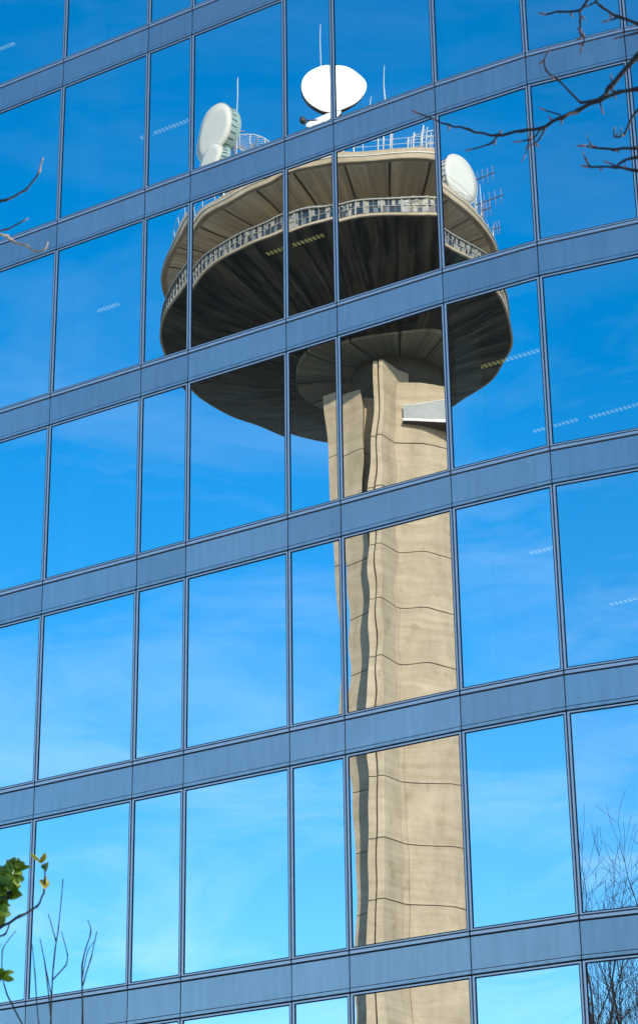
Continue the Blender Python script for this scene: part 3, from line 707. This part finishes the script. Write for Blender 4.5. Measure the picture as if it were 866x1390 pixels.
# evergreen at the lower left
D3 = 10.0; base = px(-60, 1390, D3); t = thing('evergreen_shrub', 'glossy green leafy shrub with a yellow bud at the lower left', 'shrub', (base.x, base.y, 0))
tr, lv, yl, y2 = MB(), MB(), MB(), MB(); rnd = random.Random(3)
b0 = Vector((base.x, base.y, 0))
tr.tube([b0, b0+Vector((.05, 0, 1.5)), px(-60, 1480, D3), px(-50, 1330, D3)], [.06, .05, .032, .02], 10)
s1 = limb(tr, [(-50, 1330), (-18, 1256), (0, 1234), (14, 1213), (18, 1186), (20, 1172)], D3, .014, .004, 0, rnd)
s2 = limb(tr, [(-50, 1330), (-20, 1272), (0, 1259), (28, 1244), (51, 1230), (61, 1207), (62, 1172)], D3-.15, .009, .003, 0, rnd)
s3 = limb(tr, [(-50, 1330), (-30, 1290), (-10, 1275), (8, 1268), (15, 1250)], D3+.1, .007, .003, 0, rnd)
s4 = limb(tr, [(-50, 1345), (-30, 1330), (-4, 1330), (10, 1322)], D3, .008, .003, 0, rnd)
VIEW = -FWD
def lf(x, y, x2, y2, W_=.038, mb=None, dist=D3, tw=0.):
    a, b = px(x, y, dist+rnd.uniform(-.06, .06)), px(x2, y2, dist+rnd.uniform(-.06, .06)); d = b-a
    nr = (VIEW+RIGHT*rnd.uniform(-.9, .9)+UP*rnd.uniform(-.1, .9)).normalized(); leaf(mb or lv, a, d, nr, d.length, W_*rnd.uniform(.8, 1.15), 0, rnd.uniform(-.1, .3))
for q in [(18, 1186, 27, 1165), (17, 1185, 10, 1168), (19, 1184, 36, 1174), (18, 1190, 33, 1195), (14, 1195, 2, 1176), (12, 1200, -4, 1190), (17, 1190, 25, 1204), (16, 1178, 20, 1163), (14, 1205, 24, 1208), (10, 1212, 0, 1200),
          (8, 1216, -8, 1222), (6, 1222, 12, 1234), (2, 1230, -12, 1216), (4, 1228, 10, 1238), (0, 1236, -14, 1240), (14, 1190, 5, 1182), (12, 1198, -2, 1206), (16, 1184, 31, 1184), (-4, 1240, 14, 1240), (6, 1214, 18, 1216), (-6, 1244, -20, 1230),
          (0, 1205, -14, 1196), (2, 1190, -14, 1178), (20, 1175, 26, 1167), (9, 1207, -6, 1212), (18, 1196, 27, 1200), (-8, 1262, 8, 1246), (-16, 1264, -6, 1250), (-4, 1332, 10, 1318), (4, 1326, 18, 1330), (-12, 1330, -6, 1314), (-20, 1290, -4, 1300), (-14, 1276, 2, 1284)]:
    lf(*q)
for (x0, y0), (x1, y1), n_ in (((-30, 1290), (14, 1213), 34), ((14, 1213), (20, 1172), 16), ((-50, 1345), (6, 1324), 14), ((-50, 1330), (-14, 1256), 16)):
    for i in range(n_):
        f = rnd.random(); x, y = x0+(x1-x0)*f, y0+(y1-y0)*f; a = rnd.uniform(0, 6.28); ln_ = rnd.uniform(13, 22)
        lf(x, y, x+ln_*math.cos(a)*.9, y-abs(ln_*math.sin(a))*.8+4, .036)
lf(62, 1184, 65, 1170, .022, None, D3-.15); lf(60, 1180, 57, 1170, .018, None, D3-.15)
lf(54, 1170, 43, 1158, .020, yl, D3-.15); lf(55, 1172, 62, 1158, .028, yl, D3-.15); lf(61, 1207, 57, 1190, .032, y2, D3-.15); lf(61, 1207, 67, 1193, .026, y2, D3-.15); lf(61, 1206, 62, 1188, .034, y2, D3-.15)
for i in range(60):                                       # the rest of the shrub, below the view
    c_ = b0+Vector((rnd.gauss(-.15, .28), rnd.gauss(0, .28), rnd.uniform(1.2, 3.1)))
    d = Vector((rnd.gauss(0, 1), rnd.gauss(0, 1), rnd.gauss(.4, .6))); leaf(lv, c_, d, Vector((0, 0, 1))+d.orthogonal()*.3, .08, .036)
for m_, nm, mm in ((tr, 'trunk', 'bark'), (lv, 'crown', 'leaf'), (yl, 'young_leaves', 'yleaf'), (y2, 'bud', 'yleaf')):
    rel(m_, base); m_.build(nm, M[mm], t)
# bare sapling in front of the lower left panes
D4 = 10.6; base = px(90, 1390, D4); t = thing('bare_sapling', 'thin upright leafless twigs in front of the lower left pane', 'sapling', (base.x, base.y, 0))
tr, tw_ = MB(), MB(); rnd = random.Random(6); b0 = Vector((base.x, base.y, 0))
tr.tube([b0, b0+Vector((.03, .02, 1.6)), px(92, 1500, D4)], [.03, .024, .014], 8); rel(tr, base); tr.build('trunk', M['bark'], t)
def T(pix, r0=.006, r1=.003): limb(tw_, pix, D4, r0*.62, r1*.6, 0, rnd, None)
T([(92, 1500), (70, 1400), (74, 1300), (80, 1262), (86, 1193)], .007, .0035); T([(75, 1292), (76, 1275), (66, 1241)]); T([(72, 1330), (90, 1310), (92, 1296), (84, 1265)]); T([(70, 1380), (62, 1310), (55, 1275)])
T([(92, 1500), (112, 1400), (112, 1310), (124, 1266), (120, 1249)], .009, .003); T([(112, 1340), (124, 1300), (132, 1264)], .006); T([(112, 1330), (120, 1290), (131, 1275)], .004, .002)
T([(92, 1500), (55, 1400), (48, 1320), (44, 1282)], .006); T([(70, 1350), (60, 1300), (58, 1290)], .004)
T([(92, 1500), (10, 1350), (4, 1290), (22, 1264)], .006)
rel(tw_, base); tw_.build('crown', M['bark'], t)
